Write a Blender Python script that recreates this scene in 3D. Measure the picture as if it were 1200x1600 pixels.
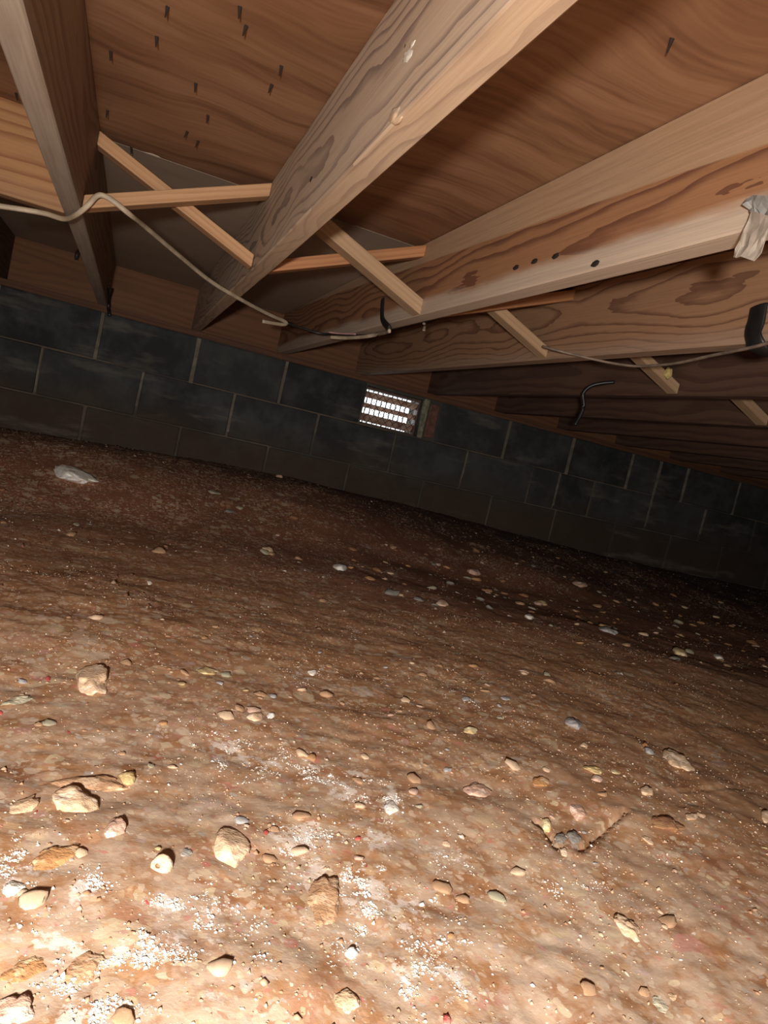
import bpy, bmesh, math, random
import numpy as np
from mathutils import Vector, Matrix, noise as mnoise

for o in list(bpy.data.objects): bpy.data.objects.remove(o)
SC = bpy.context.scene
COL = SC.collection
random.seed(7); RNG = np.random.default_rng(7)

# ------------------------------------------------------------------ camera
CZ = 0.42                                   # camera height above the zero level of the dirt
F = 1127.80                                 # focal length in pixels of the 1200 x 1600 frame
RC = np.array([[0.91744963, -0.32727378, 0.22622567],      # camera right, down, forward in world axes
               [0.18390512, -0.15536856, -0.9705872],
               [0.3527961, 0.93206893, -0.0823555]])
CAM = np.array([0, 0, CZ])
cd = bpy.data.cameras.new('camera'); cam = bpy.data.objects.new('camera', cd); COL.objects.link(cam)
cd.sensor_fit = 'VERTICAL'; cd.sensor_height = 36; cd.lens = 36 * F / 1600; cd.clip_start = 0.01
r_, d_, f_ = [Vector(v) for v in RC]
cam.matrix_world = Matrix(((r_.x, -d_.x, -f_.x, 0), (r_.y, -d_.y, -f_.y, 0), (r_.z, -d_.z, -f_.z, CZ), (0, 0, 0, 1)))
SC.camera = cam

# ------------------------------------------------------------------ sky, lamp, exposure
w = bpy.data.worlds.new('overcast_sky'); SC.world = w; w.use_nodes = True
bg = w.node_tree.nodes['Background']; bg.inputs[0].default_value = (0.9, 0.97, 1.0, 1); bg.inputs[1].default_value = 3.0
ld = bpy.data.lights.new('phone_torch', 'SPOT'); lamp = bpy.data.objects.new('phone_torch', ld); COL.objects.link(lamp)
ld.energy = 152; ld.color = (1.0, 0.935, 0.86); ld.shadow_soft_size = 0.03
ld.spot_size = math.radians(150); ld.spot_blend = 1.0
lp = Vector(CAM) - r_ * 0.045 + d_ * 0.035 - f_ * 0.34
lamp.location = lp
tgt = Vector(CAM) + f_ * 2.0 + d_ * 0.85 - r_ * 0.25
lamp.rotation_euler = (tgt - lp).to_track_quat('-Z', 'Y').to_euler()
vs = SC.view_settings
vs.view_transform = 'Standard'; vs.look = 'None'; vs.gamma = 1.0; vs.use_curve_mapping = False; vs.exposure = 0.0

# ------------------------------------------------------------------ measuring helpers (pixel of the photograph -> point on a real plane)
def ray(x, y): return RC.T @ np.array([(x - 600) / F, (y - 800) / F, 1.0])
def onX(x, y, X): d = ray(x, y); return Vector(CAM + d * X / d[0])
def onY(x, y, Y): d = ray(x, y); return Vector(CAM + d * Y / d[1])
def onZ(x, y, Z): d = ray(x, y); return Vector(CAM + d * (Z - CZ) / d[2])

# ------------------------------------------------------------------ object helpers
def link(name, me, mat=None, parent=None, loc=None):
    o = bpy.data.objects.new(name, me); COL.objects.link(o)
    if mat and me: me.materials.append(mat)
    if loc is not None: o.location = loc
    if parent: o.parent = parent
    return o
def tag(o, label=None, cat=None, group=None, kind=None):
    if label: o['label'] = label
    if cat: o['category'] = cat
    if group: o['group'] = group
    if kind: o['kind'] = kind
    return o
def empty(name, loc=(0, 0, 0), rot=None):
    o = bpy.data.objects.new(name, None); COL.objects.link(o); o.location = loc; o.empty_display_size = .05
    if rot is not None: o.rotation_euler = rot
    return o
def bm_mesh(bm, name, smooth=False):
    me = bpy.data.meshes.new(name); bm.normal_update(); bm.to_mesh(me); bm.free()
    if smooth: me.polygons.foreach_set('use_smooth', [True] * len(me.polygons))
    return me
def add_box(bm, lo, hi, bevel=0.0, M=None):
    vs_ = [bm.verts.new((x, y, z)) for x in (lo[0], hi[0]) for y in (lo[1], hi[1]) for z in (lo[2], hi[2])]
    fs = [bm.faces.new([vs_[i] for i in q]) for q in ((0, 1, 3, 2), (4, 6, 7, 5), (0, 4, 5, 1), (2, 3, 7, 6), (0, 2, 6, 4), (1, 5, 7, 3))]
    out = vs_
    if bevel:
        r = bmesh.ops.bevel(bm, geom=list({e for f in fs for e in f.edges}), offset=bevel, segments=1, affect='EDGES', profile=.5)
        out = list({v for v in r['verts']} | {v for v in vs_ if v.is_valid})
    if M is not None:
        for v in out: v.co = M @ v.co
    return out
def box_obj(name, lo, hi, mat, parent=None, bevel=0.0, loc=None):
    bm = bmesh.new(); add_box(bm, lo, hi, bevel); bmesh.ops.recalc_face_normals(bm, faces=bm.faces)
    return link(name, bm_mesh(bm, name), mat, parent, loc)
def catmull(pts, n=8):
    P = [Vector(p) for p in pts]; P = [P[0] * 2 - P[1]] + P + [P[-1] * 2 - P[-2]]; out = []
    for i in range(1, len(P) - 2):
        for k in range(n):
            t = k / n; a, b, c, d = P[i - 1:i + 3]
            out.append(.5 * ((2 * b) + (c - a) * t + (2 * a - 5 * b + 4 * c - d) * t * t + (3 * b - a - 3 * c + d) * t ** 3))
    out.append(P[-2]); return out
def add_tube(bm, pts, rx, rz=None, seg=8, up=Vector((0, 0, 1)), n=8, taper=None):
    rz = rz or rx; path = catmull(pts, n); rings = []
    for i, p in enumerate(path):
        t = (path[min(i + 1, len(path) - 1)] - path[max(i - 1, 0)]).normalized()
        s = t.cross(up)
        if s.length < 1e-4: s = t.cross(Vector((1, 0, 0)))
        s.normalize(); u = s.cross(t); k = taper(i / (len(path) - 1)) if taper else 1
        rings.append([bm.verts.new(p + s * math.cos(a) * rx * k + u * math.sin(a) * rz * k) for a in [2 * math.pi * j / seg for j in range(seg)]])
    for A, B in zip(rings, rings[1:]):
        for j in range(seg): bm.faces.new((A[j], A[(j + 1) % seg], B[(j + 1) % seg], B[j]))
    bm.faces.new(rings[0][::-1]); bm.faces.new(rings[-1])
def tube_obj(name, pts, rx, rz, mat, parent=None, **k):
    bm = bmesh.new(); add_tube(bm, pts, rx, rz, **k)
    bmesh.ops.recalc_face_normals(bm, faces=bm.faces)
    return link(name, bm_mesh(bm, name, True), mat, parent)
def based(o):                                # move a mesh object's origin to its lowest middle point
    me = o.data; n = len(me.vertices); a = np.empty(n * 3); me.vertices.foreach_get('co', a); a = a.reshape(-1, 3)
    c = np.array([(a[:, 0].min() + a[:, 0].max()) / 2, (a[:, 1].min() + a[:, 1].max()) / 2, a[:, 2].min()])
    me.vertices.foreach_set('co', (a - c).ravel()); me.update(); o.location = Vector(c); return o

# ------------------------------------------------------------------ materials
class N:
    def __init__(s, name):
        s.m = bpy.data.materials.new(name); s.m.use_nodes = True; s.t = s.m.node_tree
        s.b = s.t.nodes['Principled BSDF']; s.tc = s.new('ShaderNodeTexCoord')
    def new(s, typ, **k):
        n = s.t.nodes.new(typ)
        for a, v in k.items(): setattr(n, a, v)
        return n
    def put(s, sock, v):
        if hasattr(v, 'is_output') or isinstance(v, bpy.types.NodeSocket): s.t.links.new(v, sock)
        elif isinstance(v, (tuple, list)) and len(v) == 3 and sock.type == 'RGBA': sock.default_value = (*v, 1)
        else: sock.default_value = v
    def math(s, op, a, b=0.0, c=None, clamp=False):
        n = s.new('ShaderNodeMath', operation=op, use_clamp=clamp); s.put(n.inputs[0], a); s.put(n.inputs[1], b)
        if c is not None: s.put(n.inputs[2], c)
        return n.outputs[0]
    def mapping(s, v, loc=(0, 0, 0), rot=(0, 0, 0), scale=(1, 1, 1)):
        n = s.new('ShaderNodeMapping'); s.put(n.inputs[0], v); n.inputs[1].default_value = loc; n.inputs[2].default_value = rot; n.inputs[3].default_value = scale
        return n.outputs[0]
    def noise(s, v, scale, detail=3, rough=.55, dist=0, color=False):
        n = s.new('ShaderNodeTexNoise'); s.put(n.inputs['Vector'], v)
        n.inputs['Scale'].default_value = scale; n.inputs['Detail'].default_value = detail; n.inputs['Roughness'].default_value = rough; n.inputs['Distortion'].default_value = dist
        return n.outputs['Color' if color else 'Fac']
    def voronoi(s, v, scale, feature='F1', out='Distance'):
        n = s.new('ShaderNodeTexVoronoi', feature=feature); s.put(n.inputs['Vector'], v); n.inputs['Scale'].default_value = scale
        return n.outputs[out]
    def ramp(s, f, stops):
        n = s.new('ShaderNodeValToRGB'); s.put(n.inputs[0], f); e = n.color_ramp.elements
        while len(e) < len(stops): e.new(.5)
        for x, (p, c) in zip(e, stops):
            x.position = p; x.color = (*c, 1) if len(c) == 3 else c
        return n.outputs[0]
    def step(s, f, a, b):                     # smooth 0..1 between a and b
        n = s.new('ShaderNodeMapRange', interpolation_type='SMOOTHSTEP'); s.put(n.inputs[0], f); s.put(n.inputs[1], a); s.put(n.inputs[2], b); return n.outputs[0]
    def mix(s, f, a, b, mode='MIX'):
        n = s.new('ShaderNodeMix', data_type='RGBA', blend_type=mode); s.put(n.inputs[0], f); s.put(n.inputs[6], a); s.put(n.inputs[7], b); return n.outputs[2]
    def xyz(s, v):
        n = s.new('ShaderNodeSeparateXYZ'); s.put(n.inputs[0], v); return n.outputs
    def vadd(s, a, b, op='ADD'):
        n = s.new('ShaderNodeVectorMath', operation=op); s.put(n.inputs[0], a); s.put(n.inputs[1], b); return n.outputs[0]
    def done(s, col, rough=.8, bump=None, strength=.3, dist=.002, spec=.3):
        s.put(s.b.inputs['Base Color'], col); s.put(s.b.inputs['Roughness'], rough); s.b.inputs['Specular IOR Level'].default_value = spec
        if bump is not None:
            n = s.new('ShaderNodeBump'); n.inputs['Strength'].default_value = strength; n.inputs['Distance'].default_value = dist; s.put(n.inputs['Height'], bump)
            s.t.links.new(n.outputs[0], s.b.inputs['Normal'])
        return s.m

def wood(name, light, dark, rings=30, centre=(.06, .09), wob=.05, fibre=.35, ringamt=.75, off=0.0, tone=None, masks=(), rough=.75, ystretch=1.0, soft=(.35, .8)):
    """Sawn softwood, grain along local Y. masks: list of (z0, z1, noise amount, slope along y, colour, strength): colour where z goes from z0 to z1."""
    n = N(name); P = n.tc.outputs['Object']
    Q = n.mapping(P, loc=(off, off * 3.1, off * 1.7))
    wv = n.vadd(n.noise(n.mapping(Q, scale=(2, 1.3 * ystretch, 2)), 1.0, 2, .5, color=True), (.5, .5, .5), 'SUBTRACT')
    wv = n.vadd(wv, (wob * 2, 0, wob * 2), 'MULTIPLY')
    fine = n.vadd(n.vadd(n.noise(n.mapping(Q, scale=(30, 5, 30)), 1.0, 3, .6, color=True), (.5, .5, .5), 'SUBTRACT'), (.012, 0, .012), 'MULTIPLY')
    V = n.vadd(n.vadd(n.mapping(P, loc=(-centre[0], 0, -centre[1]), scale=(1, .0, 1)), wv), fine)
    wt = n.new('ShaderNodeTexWave', wave_type='RINGS', rings_direction='Y', wave_profile='SAW'); n.put(wt.inputs[0], V)
    wt.inputs['Scale'].default_value = rings; wt.inputs['Distortion'].default_value = 0.0
    ring = n.step(wt.outputs['Fac'], soft[0], soft[1])
    fib = n.noise(n.mapping(Q, scale=(260, 5, 260)), 1.0, 3, .6)
    blot = n.noise(n.mapping(Q, scale=(6, 1.2, 6)), 1.0, 3, .55)
    c = n.mix(n.math('MULTIPLY', ring, ringamt), light, dark)
    if tone: c = n.mix(n.math('MULTIPLY', n.step(blot, .42, .68), .45), c, tone, 'MIX')
    z, y = n.xyz(P)[2], n.xyz(P)[1]
    for (z0, z1, na, sl, mc, st) in masks:
        zz = n.math('ADD', n.math('SUBTRACT', z, n.math('MULTIPLY', y, sl)), n.math('MULTIPLY', n.math('SUBTRACT', n.noise(n.mapping(Q, scale=(14, 3.0, 14)), 1.0, 4, .6), .5), na))
        c = n.mix(n.math('MULTIPLY', n.step(zz, z0, z1), st), c, mc)
    c = n.mix(n.math('MULTIPLY', n.step(fib, .3, .75), fibre), c, n.mix(1.0, c, (.55, .5, .47), 'MULTIPLY'))
    h = n.math('ADD', n.math('MULTIPLY', ring, -.5), fib)
    return n.done(c, rough, h, .25, .0015)

def plain(name, col, rough=.7, var=.25, scale=30, spec=.3, metal=0.0, bump=.2, dirt=None):
    n = N(name); v = n.noise(n.tc.outputs['Object'], scale, 4, .6)
    c = n.mix(n.step(v, .3, .7), tuple(x * (1 - var) for x in col), tuple(min(1, x * (1 + var)) for x in col))
    if dirt: c = n.mix(n.math('MULTIPLY', n.step(n.noise(n.tc.outputs['Object'], scale * .35, 3), .48, .62), .7), c, dirt)
    n.b.inputs['Metallic'].default_value = metal
    return n.done(c, rough, v, bump, .002, spec)

M = {}
M['j_left'] = wood('weathered_grey_joist_wood', (.34, .24, .175), (.20, .125, .09), 22, (-.04, .12), .05, .4, .6, 1.3, masks=((.022, -.006, .03, 0, (.40, .35, .29), .85),))
M['j_mid'] = wood('pale_pine_joist_wood', (.49, .365, .265), (.19, .13, .105), 26, (.045, .075), .055, .3, .8, 4.2, tone=(.60, .475, .36), masks=((.004, -.004, .006, 0, (.50, .35, .225), .9),), ystretch=1.4, soft=(.55, .95))
M['j_third'] = wood('two_tone_joist_wood', (.315, .155, .076), (.13, .048, .026), 24, (.055, .045), .06, .35, .85, 2.2,
                    masks=((.070, .074, .012, .036, (.42, .275, .17), .92), (.046, .022, .05, 0, (.52, .42, .33), .85)), soft=(.45, .95))
M['j_fourth'] = wood('brown_joist_wood', (.325, .18, .10), (.145, .066, .037), 26, (.06, .115), .06, .3, .85, 7.7, masks=((.045, .0, .05, 0, (.36, .26, .19), .6),), soft=(.6, .97))
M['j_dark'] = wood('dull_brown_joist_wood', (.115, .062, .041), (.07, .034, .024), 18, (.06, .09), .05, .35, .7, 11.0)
M['block'] = wood('orange_blocking_wood', (.36, .19, .085), (.22, .085, .035), 17, (.05, .10), .04, .25, .8, 3.4, soft=(.5, .95), masks=((.06, .0, .05, 0, (.30, .18, .10), .5),))
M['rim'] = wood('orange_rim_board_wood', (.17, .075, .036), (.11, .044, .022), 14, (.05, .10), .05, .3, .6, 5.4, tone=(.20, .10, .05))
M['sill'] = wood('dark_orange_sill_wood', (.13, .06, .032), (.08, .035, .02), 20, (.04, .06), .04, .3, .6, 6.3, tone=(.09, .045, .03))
M['brace'] = wood('fresh_tan_strut_wood', (.45, .265, .14), (.33, .165, .08), 26, (.03, .04), .02, .3, .5, 8.1)
M['brace_red'] = wood('reddish_strut_wood', (.40, .19, .085), (.27, .105, .045), 26, (.03, .04), .02, .3, .5, 9.1)
M['brace_pale'] = wood('pale_greyish_strut_wood', (.42, .29, .18), (.30, .19, .11), 26, (.03, .04), .02, .3, .5, 9.7, tone=(.34, .20, .10))

def ply_mat(name, a, b, c2, seed, greyish=0.0):
    n = N(name); P = n.mapping(n.tc.outputs['Object'], loc=(seed, seed * 2, 0))
    warp = n.vadd(n.vadd(n.noise(P, 1.6, 3, .5, color=True), (.5, .5, .5), 'SUBTRACT'), (.0, .36, 0), 'MULTIPLY')
    V = n.vadd(P, warp)
    w1 = n.noise(n.mapping(V, scale=(1.6, 13, 1)), 1.0, 4, .6, .3)
    w2 = n.noise(n.mapping(V, scale=(5, 70, 1)), 1.0, 3, .6)
    big = n.noise(n.mapping(P, scale=(1.5, 3, 1)), 1.0, 3, .5)
    c = n.ramp(n.math('ADD', n.math('MULTIPLY', w1, .64), n.math('MULTIPLY', w2, .36)), [(.36, b), (.47, a), (.58, c2), (.68, a)])
    c = n.mix(n.step(big, .4, .65), c, n.mix(1.0, c, (.72, .64, .6), 'MULTIPLY'))
    if greyish: c = n.mix(greyish, c, (.34, .27, .21))
    # short dark streaks around nails and resin pockets
    return n.done(c, .62, n.math('ADD', w1, w2), .12, .001, .35)
M['ply1'] = ply_mat('warm_brown_plywood', (.235, .120, .062), (.150, .068, .034), (.295, .160, .088), .4)
M['ply2'] = ply_mat('dull_grey_brown_plywood', (.28, .17, .105), (.20, .11, .065), (.33, .21, .14), 3.3, .7)
M['subfloor'] = plain('dark_subfloor', (.03, .022, .018), .9)

def block_mat():
    n = N('black_coated_concrete_block'); P = n.tc.outputs['Object']; W = n.tc.outputs['Generated']
    geo = n.new('ShaderNodeNewGeometry'); wp = geo.outputs['Position']
    v = n.noise(wp, 9, 5, .6); g = n.noise(wp, 160, 3, .6); oi = n.new('ShaderNodeObjectInfo')
    c = n.mix(n.step(v, .35, .68), (.026, .028, .030), (.060, .062, .061))
    c = n.mix(n.math('MULTIPLY', oi.outputs['Random'], .35), c, (.075, .078, .072))
    z = n.math('ADD', n.xyz(wp)[2], n.math('MULTIPLY', n.math('SUBTRACT', n.noise(wp, 3.2, 4, .6), .5), .30))
    c = n.mix(n.math('MULTIPLY', n.step(z, .46, .24), .75), c, (.062, .038, .024))
    smear = n.step(n.noise(n.mapping(wp, scale=(2.5, 1, 12)), 1.0, 4, .6), .56, .72)
    c = n.mix(n.math('MULTIPLY', smear, .35), c, (.20, .17, .14))
    return n.done(c, .9, n.math('ADD', g, n.math('MULTIPLY', v, .6)), .5, .003, .2)
M['cmu'] = block_mat()
def mortar_mat():
    n = N('brown_grey_mortar'); wp = n.new('ShaderNodeNewGeometry').outputs['Position']; v = n.noise(wp, 25, 4, .6)
    c = n.mix(v, (.085, .07, .055), (.16, .125, .095)); c = n.mix(n.math('MULTIPLY', n.step(n.noise(wp, 4, 3), .40, .58), .85), c, (.055, .05, .045))
    return n.done(c, .95, v, .6, .004, .2)
M['mortar'] = mortar_mat()
M['joint'] = plain('pale_joint_mortar', (.165, .14, .11), .95, .35, 18, bump=.5, dirt=(.13, .105, .08))
M['patch'] = plain('grey_green_patch_mortar', (.20, .19, .135), .95, .4, 40, bump=.6)
M['brick'] = plain('faded_red_brick', (.15, .072, .055), .9, .3, 40, bump=.4)
M['vent'] = plain('rusty_vent_metal', (.11, .065, .05), .6, .4, 60, .4)
M['fin'] = plain('pinkish_tan_vent_fin', (.52, .36, .29), .6, .3, 60, .4, dirt=(.25, .12, .08))
M['wire'] = plain('dark_rusty_wire', (.09, .045, .035), .6, .3, 80)
M['cable'] = plain('aged_white_cable_sheath', (.42, .34, .245), .5, .2, 30, .4, dirt=(.28, .21, .14))
M['cable_dim'] = plain('dusty_grey_cable_sheath', (.20, .15, .115), .6, .3, 30, .3)
M['cable_pink'] = plain('pinkish_wire_sheath', (.42, .24, .22), .5, .2, 30, .3)
M['black'] = plain('black_plastic', (.012, .011, .011), .45, .3, 40, .5)
M['nail'] = plain('dark_nail_steel', (.018, .011, .008), .9, .3, 80)
M['tape'] = plain('grey_torn_tape', (.22, .21, .195), .6, .25, 50, .3, dirt=(.33, .30, .27))
M['tape_pale'] = plain('pale_translucent_tape', (.29, .245, .20), .5, .2, 50, .3)
M['scrap'] = plain('yellowish_foam_scrap', (.42, .33, .13), .9, .3, 60)
M['resin'] = plain('dried_white_resin', (.80, .75, .66), .3, .15, 60, .5)

def stone_mat(name, a, b, patch=None, rough=.85):
    n = N(name); oi = n.new('ShaderNodeObjectInfo'); P = n.vadd(n.tc.outputs['Object'], n.vadd((9, 5, 7), oi.outputs['Random'], 'MULTIPLY'))
    v = n.noise(P, 60, 4, .65); g = n.noise(P, 260, 3, .6)
    c = n.mix(n.step(v, .3, .7), a, b)
    if patch: c = n.mix(n.step(n.noise(P, 45, 3, .6), .52, .62), c, patch)
    z = n.xyz(n.tc.outputs['Object'])[2]
    return n.done(c, rough, n.math('ADD', v, g), .5, .003, .3)
SM = {
 'cream': stone_mat('cream_stone', (0.74, 0.53, 0.36), (0.56, 0.37, 0.22), (0.83, 0.65, 0.49)),
 'pink': stone_mat('pinkish_stone', (0.67, 0.45, 0.35), (0.49, 0.29, 0.20), (0.78, 0.60, 0.49)),
 'tan': stone_mat('tan_stone', (0.52, 0.31, 0.18), (0.38, 0.21, 0.11), (0.62, 0.43, 0.28)),
 'orange': stone_mat('orange_stone', (0.52, 0.27, 0.11), (0.40, 0.19, 0.08), (0.63, 0.43, 0.25)),
 'yellow': stone_mat('yellow_stone', (0.63, 0.47, 0.22), (0.47, 0.32, 0.15), (0.74, 0.62, 0.37)),
 'grey': stone_mat('blue_grey_stone', (0.47, 0.45, 0.45), (0.34, 0.31, 0.30), (0.58, 0.56, 0.56)),
 'dark': stone_mat('dark_grey_stone', (0.18, 0.17, 0.16), (0.27, 0.24, 0.20), (0.37, 0.34, 0.29)),
 'white': stone_mat('white_stone', (0.88, 0.85, 0.76), (0.69, 0.60, 0.52), (0.88, 0.88, 0.87)),
 'red': stone_mat('red_chip', (0.58, 0.11, 0.10), (0.45, 0.10, 0.08), (0.67, 0.25, 0.20)),
 'brown': stone_mat('brown_clod', (0.34, 0.17, 0.08), (0.25, 0.11, 0.06), (0.43, 0.24, 0.12)),
 'greygreen': stone_mat('grey_green_stone', (0.40, 0.37, 0.26), (0.30, 0.26, 0.17), (0.56, 0.50, 0.37)),
}

# ------------------------------------------------------------------ measured frame of the crawl space
D = 3.394                        # inside face of the block wall
TOPW = CZ + .304                 # top of the block wall
JB = CZ + .332; JT = CZ + .518   # underside of the joists / underside of the plywood
JW = .038
def jx(i): return -.1969 + .3969 * (i - 1)      # left face of joist i (1 = the left one in the picture)
SX = .4064; HX = .2032; X0 = -.1675             # block pitch

# ------------------------------------------------------------------ ground height field
def vnoise(x, y, seed):
    r = np.random.default_rng(seed); T = r.random((256, 256))
    xi = np.floor(x).astype(int); yi = np.floor(y).astype(int); fx = x - xi; fy = y - yi
    fx = fx * fx * fx * (fx * (fx * 6 - 15) + 10); fy = fy * fy * fy * (fy * (fy * 6 - 15) + 10)
    a = T[xi % 256, yi % 256]; b = T[(xi + 1) % 256, yi % 256]; c = T[xi % 256, (yi + 1) % 256]; d = T[(xi + 1) % 256, (yi + 1) % 256]
    return (a * (1 - fx) + b * fx) * (1 - fy) + (c * (1 - fx) + d * fx) * fy - .5
def sst(a, b, t): u = np.clip((t - a) / (b - a), 0, 1); return u * u * (3 - 2 * u)
CRACKS = []                      # filled below: polylines in ground coordinates
def height(x, y):
    x = np.asarray(x, float); y = np.asarray(y, float)
    wx = x + .05 * vnoise(x * 5, y * 5, 50); wy = y + .05 * vnoise(x * 5, y * 5, 51)
    h = 0.02 + .0 * x
    bank = np.interp(x, [-3, -.45, -.1, .3, .95, 1.7, 2.5, 3.2, 6.5], [.21, .17, .19, .20, .19, .165, .125, .115, .10])
    h = h + (bank - .02) * sst(np.interp(x, [0, 1.2], [2.2, 2.4]), 3.25, wy)
    h = h - .02 * sst(3.15, 3.38, wy) * sst(.6, 0., x)
    # trench beyond the crest on the right
    cy = 1.75 - .22 * (x - .9)
    dip = sst(cy - .1, cy + .8, wy) * (1 - sst(2.5, 3.1, wy)) * sst(.55, 1.3, x)
    h = h - .004 * dip
    h = h + .007 * np.exp(-((wy - cy + .08) / .22) ** 2) * sst(.6, 1.2, x)
    h = h + .024 * vnoise(wx * 2.2, wy * 2.2, 1) + .008 * vnoise(wx * 6, wy * 6, 2)
    near = 1 - .55 * sst(1.2, 2.6, y)
    h = h + near * (.0055 * vnoise(wx * 15, wy * 15, 3) + .0022 * vnoise(wx * 34, wy * 34, 4) + .0013 * vnoise(x * 75, y * 75, 5) + .0011 * vnoise(x * 150, y * 150, 6))
    for pl, wd, dp in CRACKS:
        dmin = np.full(h.shape, 9.)
        for (ax, ay), (bx, by) in zip(pl, pl[1:]):
            vx, vy = bx - ax, by - ay; t = np.clip(((x - ax) * vx + (y - ay) * vy) / (vx * vx + vy * vy), 0, 1)
            dmin = np.minimum(dmin, np.hypot(x - ax - t * vx, y - ay - t * vy))
        h = h - dp * (1 - sst(wd * .4, wd, dmin))
    return h
def G(px, py):                   # where the line of sight through a pixel meets the dirt
    d = ray(px, py); t = np.arange(.2, 9, .004); P = CAM[:, None] + d[:, None] * t
    hit = np.argmax(P[2] < height(P[0], P[1])); return Vector(P[:, hit])
def gz(x, y): return float(height(np.array([x]), np.array([y]))[0])
c1 = [G(*q) for q in ((978, 1266), (950, 1288), (930, 1308), (908, 1328))]
c2 = [G(*q) for q in ((838, 1284), (852, 1294), (862, 1314), (872, 1326))]
c3 = [G(*q) for q in ((1160, 1232), (1110, 1233), (1060, 1236))]
CRACKS += [([(p.x, p.y) for p in c1], .0055, .007), ([(p.x, p.y) for p in c2], .0055, .009), ([(p.x, p.y) for p in c3], .005, .002)]

def axis(parts):
    out = []
    for a, b, s in parts: out += list(np.arange(a, b - 1e-6, s))
    return np.array(out + [parts[-1][1]])
xs = axis([(-2.6, -.6, .05), (-.6, -.3, .012), (-.3, 1.5, .0055), (1.5, 2.6, .011), (2.6, 6.4, .028)])
ys = axis([(-2.1, .2, .06), (.2, 1.6, .0055), (1.6, 3.42, .012)])
XX, YY = np.meshgrid(xs, ys, indexing='ij'); ZZ = height(XX, YY)
nx, ny = len(xs), len(ys)
me = bpy.data.meshes.new('floor'); idx = np.arange(nx * ny).reshape(nx, ny)
quads = np.stack([idx[:-1, :-1], idx[1:, :-1], idx[1:, 1:], idx[:-1, 1:]], -1).reshape(-1, 4)
me.vertices.add(nx * ny); me.vertices.foreach_set('co', np.stack([XX, YY, ZZ], -1).astype(np.float32).ravel())
me.loops.add(quads.size); me.loops.foreach_set('vertex_index', quads.astype(np.int32).ravel())
me.polygons.add(len(quads)); me.polygons.foreach_set('loop_start', np.arange(0, quads.size, 4, dtype=np.int32))
me.update(calc_edges=True); me.polygons.foreach_set('use_smooth', [True] * len(me.polygons))

PATCH = [(350, 1180, 40, 90), (430, 1195, 40, 80), (520, 1215, 50, 130), (600, 1250, 35, 90), (590, 1330, 40, 90), (570, 1390, 40, 160), (560, 1440, 45, 110), (660, 1440, 60, 110), (70, 1490, 40, 110), (190, 1490, 60, 170), (160, 1560, 60, 150), (150, 1395, 30, 60), (255, 1420, 30, 70), (630, 1540, 35, 110), (710, 1545, 40, 80), (20, 1390, 35, 80), (40, 1340, 30, 60), (350, 1440, 60, 80), (300, 1480, 70, 90), (480, 1320, 60, 120), (480, 1060, 30, 40), (800, 1115, 40, 40), (720, 1090, 30, 40), (860, 1375, 35, 50), (940, 1390, 50, 40), (690, 1330, 50, 60), (300, 1160, 80, 60), (15, 800, 40, 50), (560, 1540, 150, 120), (250, 1560, 120, 120)]
CH = np.zeros_like(XX)
for k_, (px, py, sg, n_) in enumerate(PATCH):
    g = G(px, py); m_ = (Vector(g) - Vector(CAM)).dot(f_) / F * sg
    ga = 2.2 * vnoise(XX * 22 + k_ * 3, YY * 22, 300) + 1.2 * vnoise(XX * 60, YY * 60, 302); gb = 2.2 * vnoise(XX * 22, YY * 22 + k_ * 5, 301) + 1.2 * vnoise(XX * 60, YY * 60, 303)
    CH = np.maximum(CH, np.exp(-(((XX - g.x) / (m_ * .8) + ga) ** 2 + ((YY - g.y) / (m_ * 1.0) + gb) ** 2)) * min(1, n_ / sg / 2.2))
at_ = me.attributes.new('chalk_dust', 'FLOAT', 'POINT'); at_.data.foreach_set('value', CH.astype(np.float32).ravel())

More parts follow.
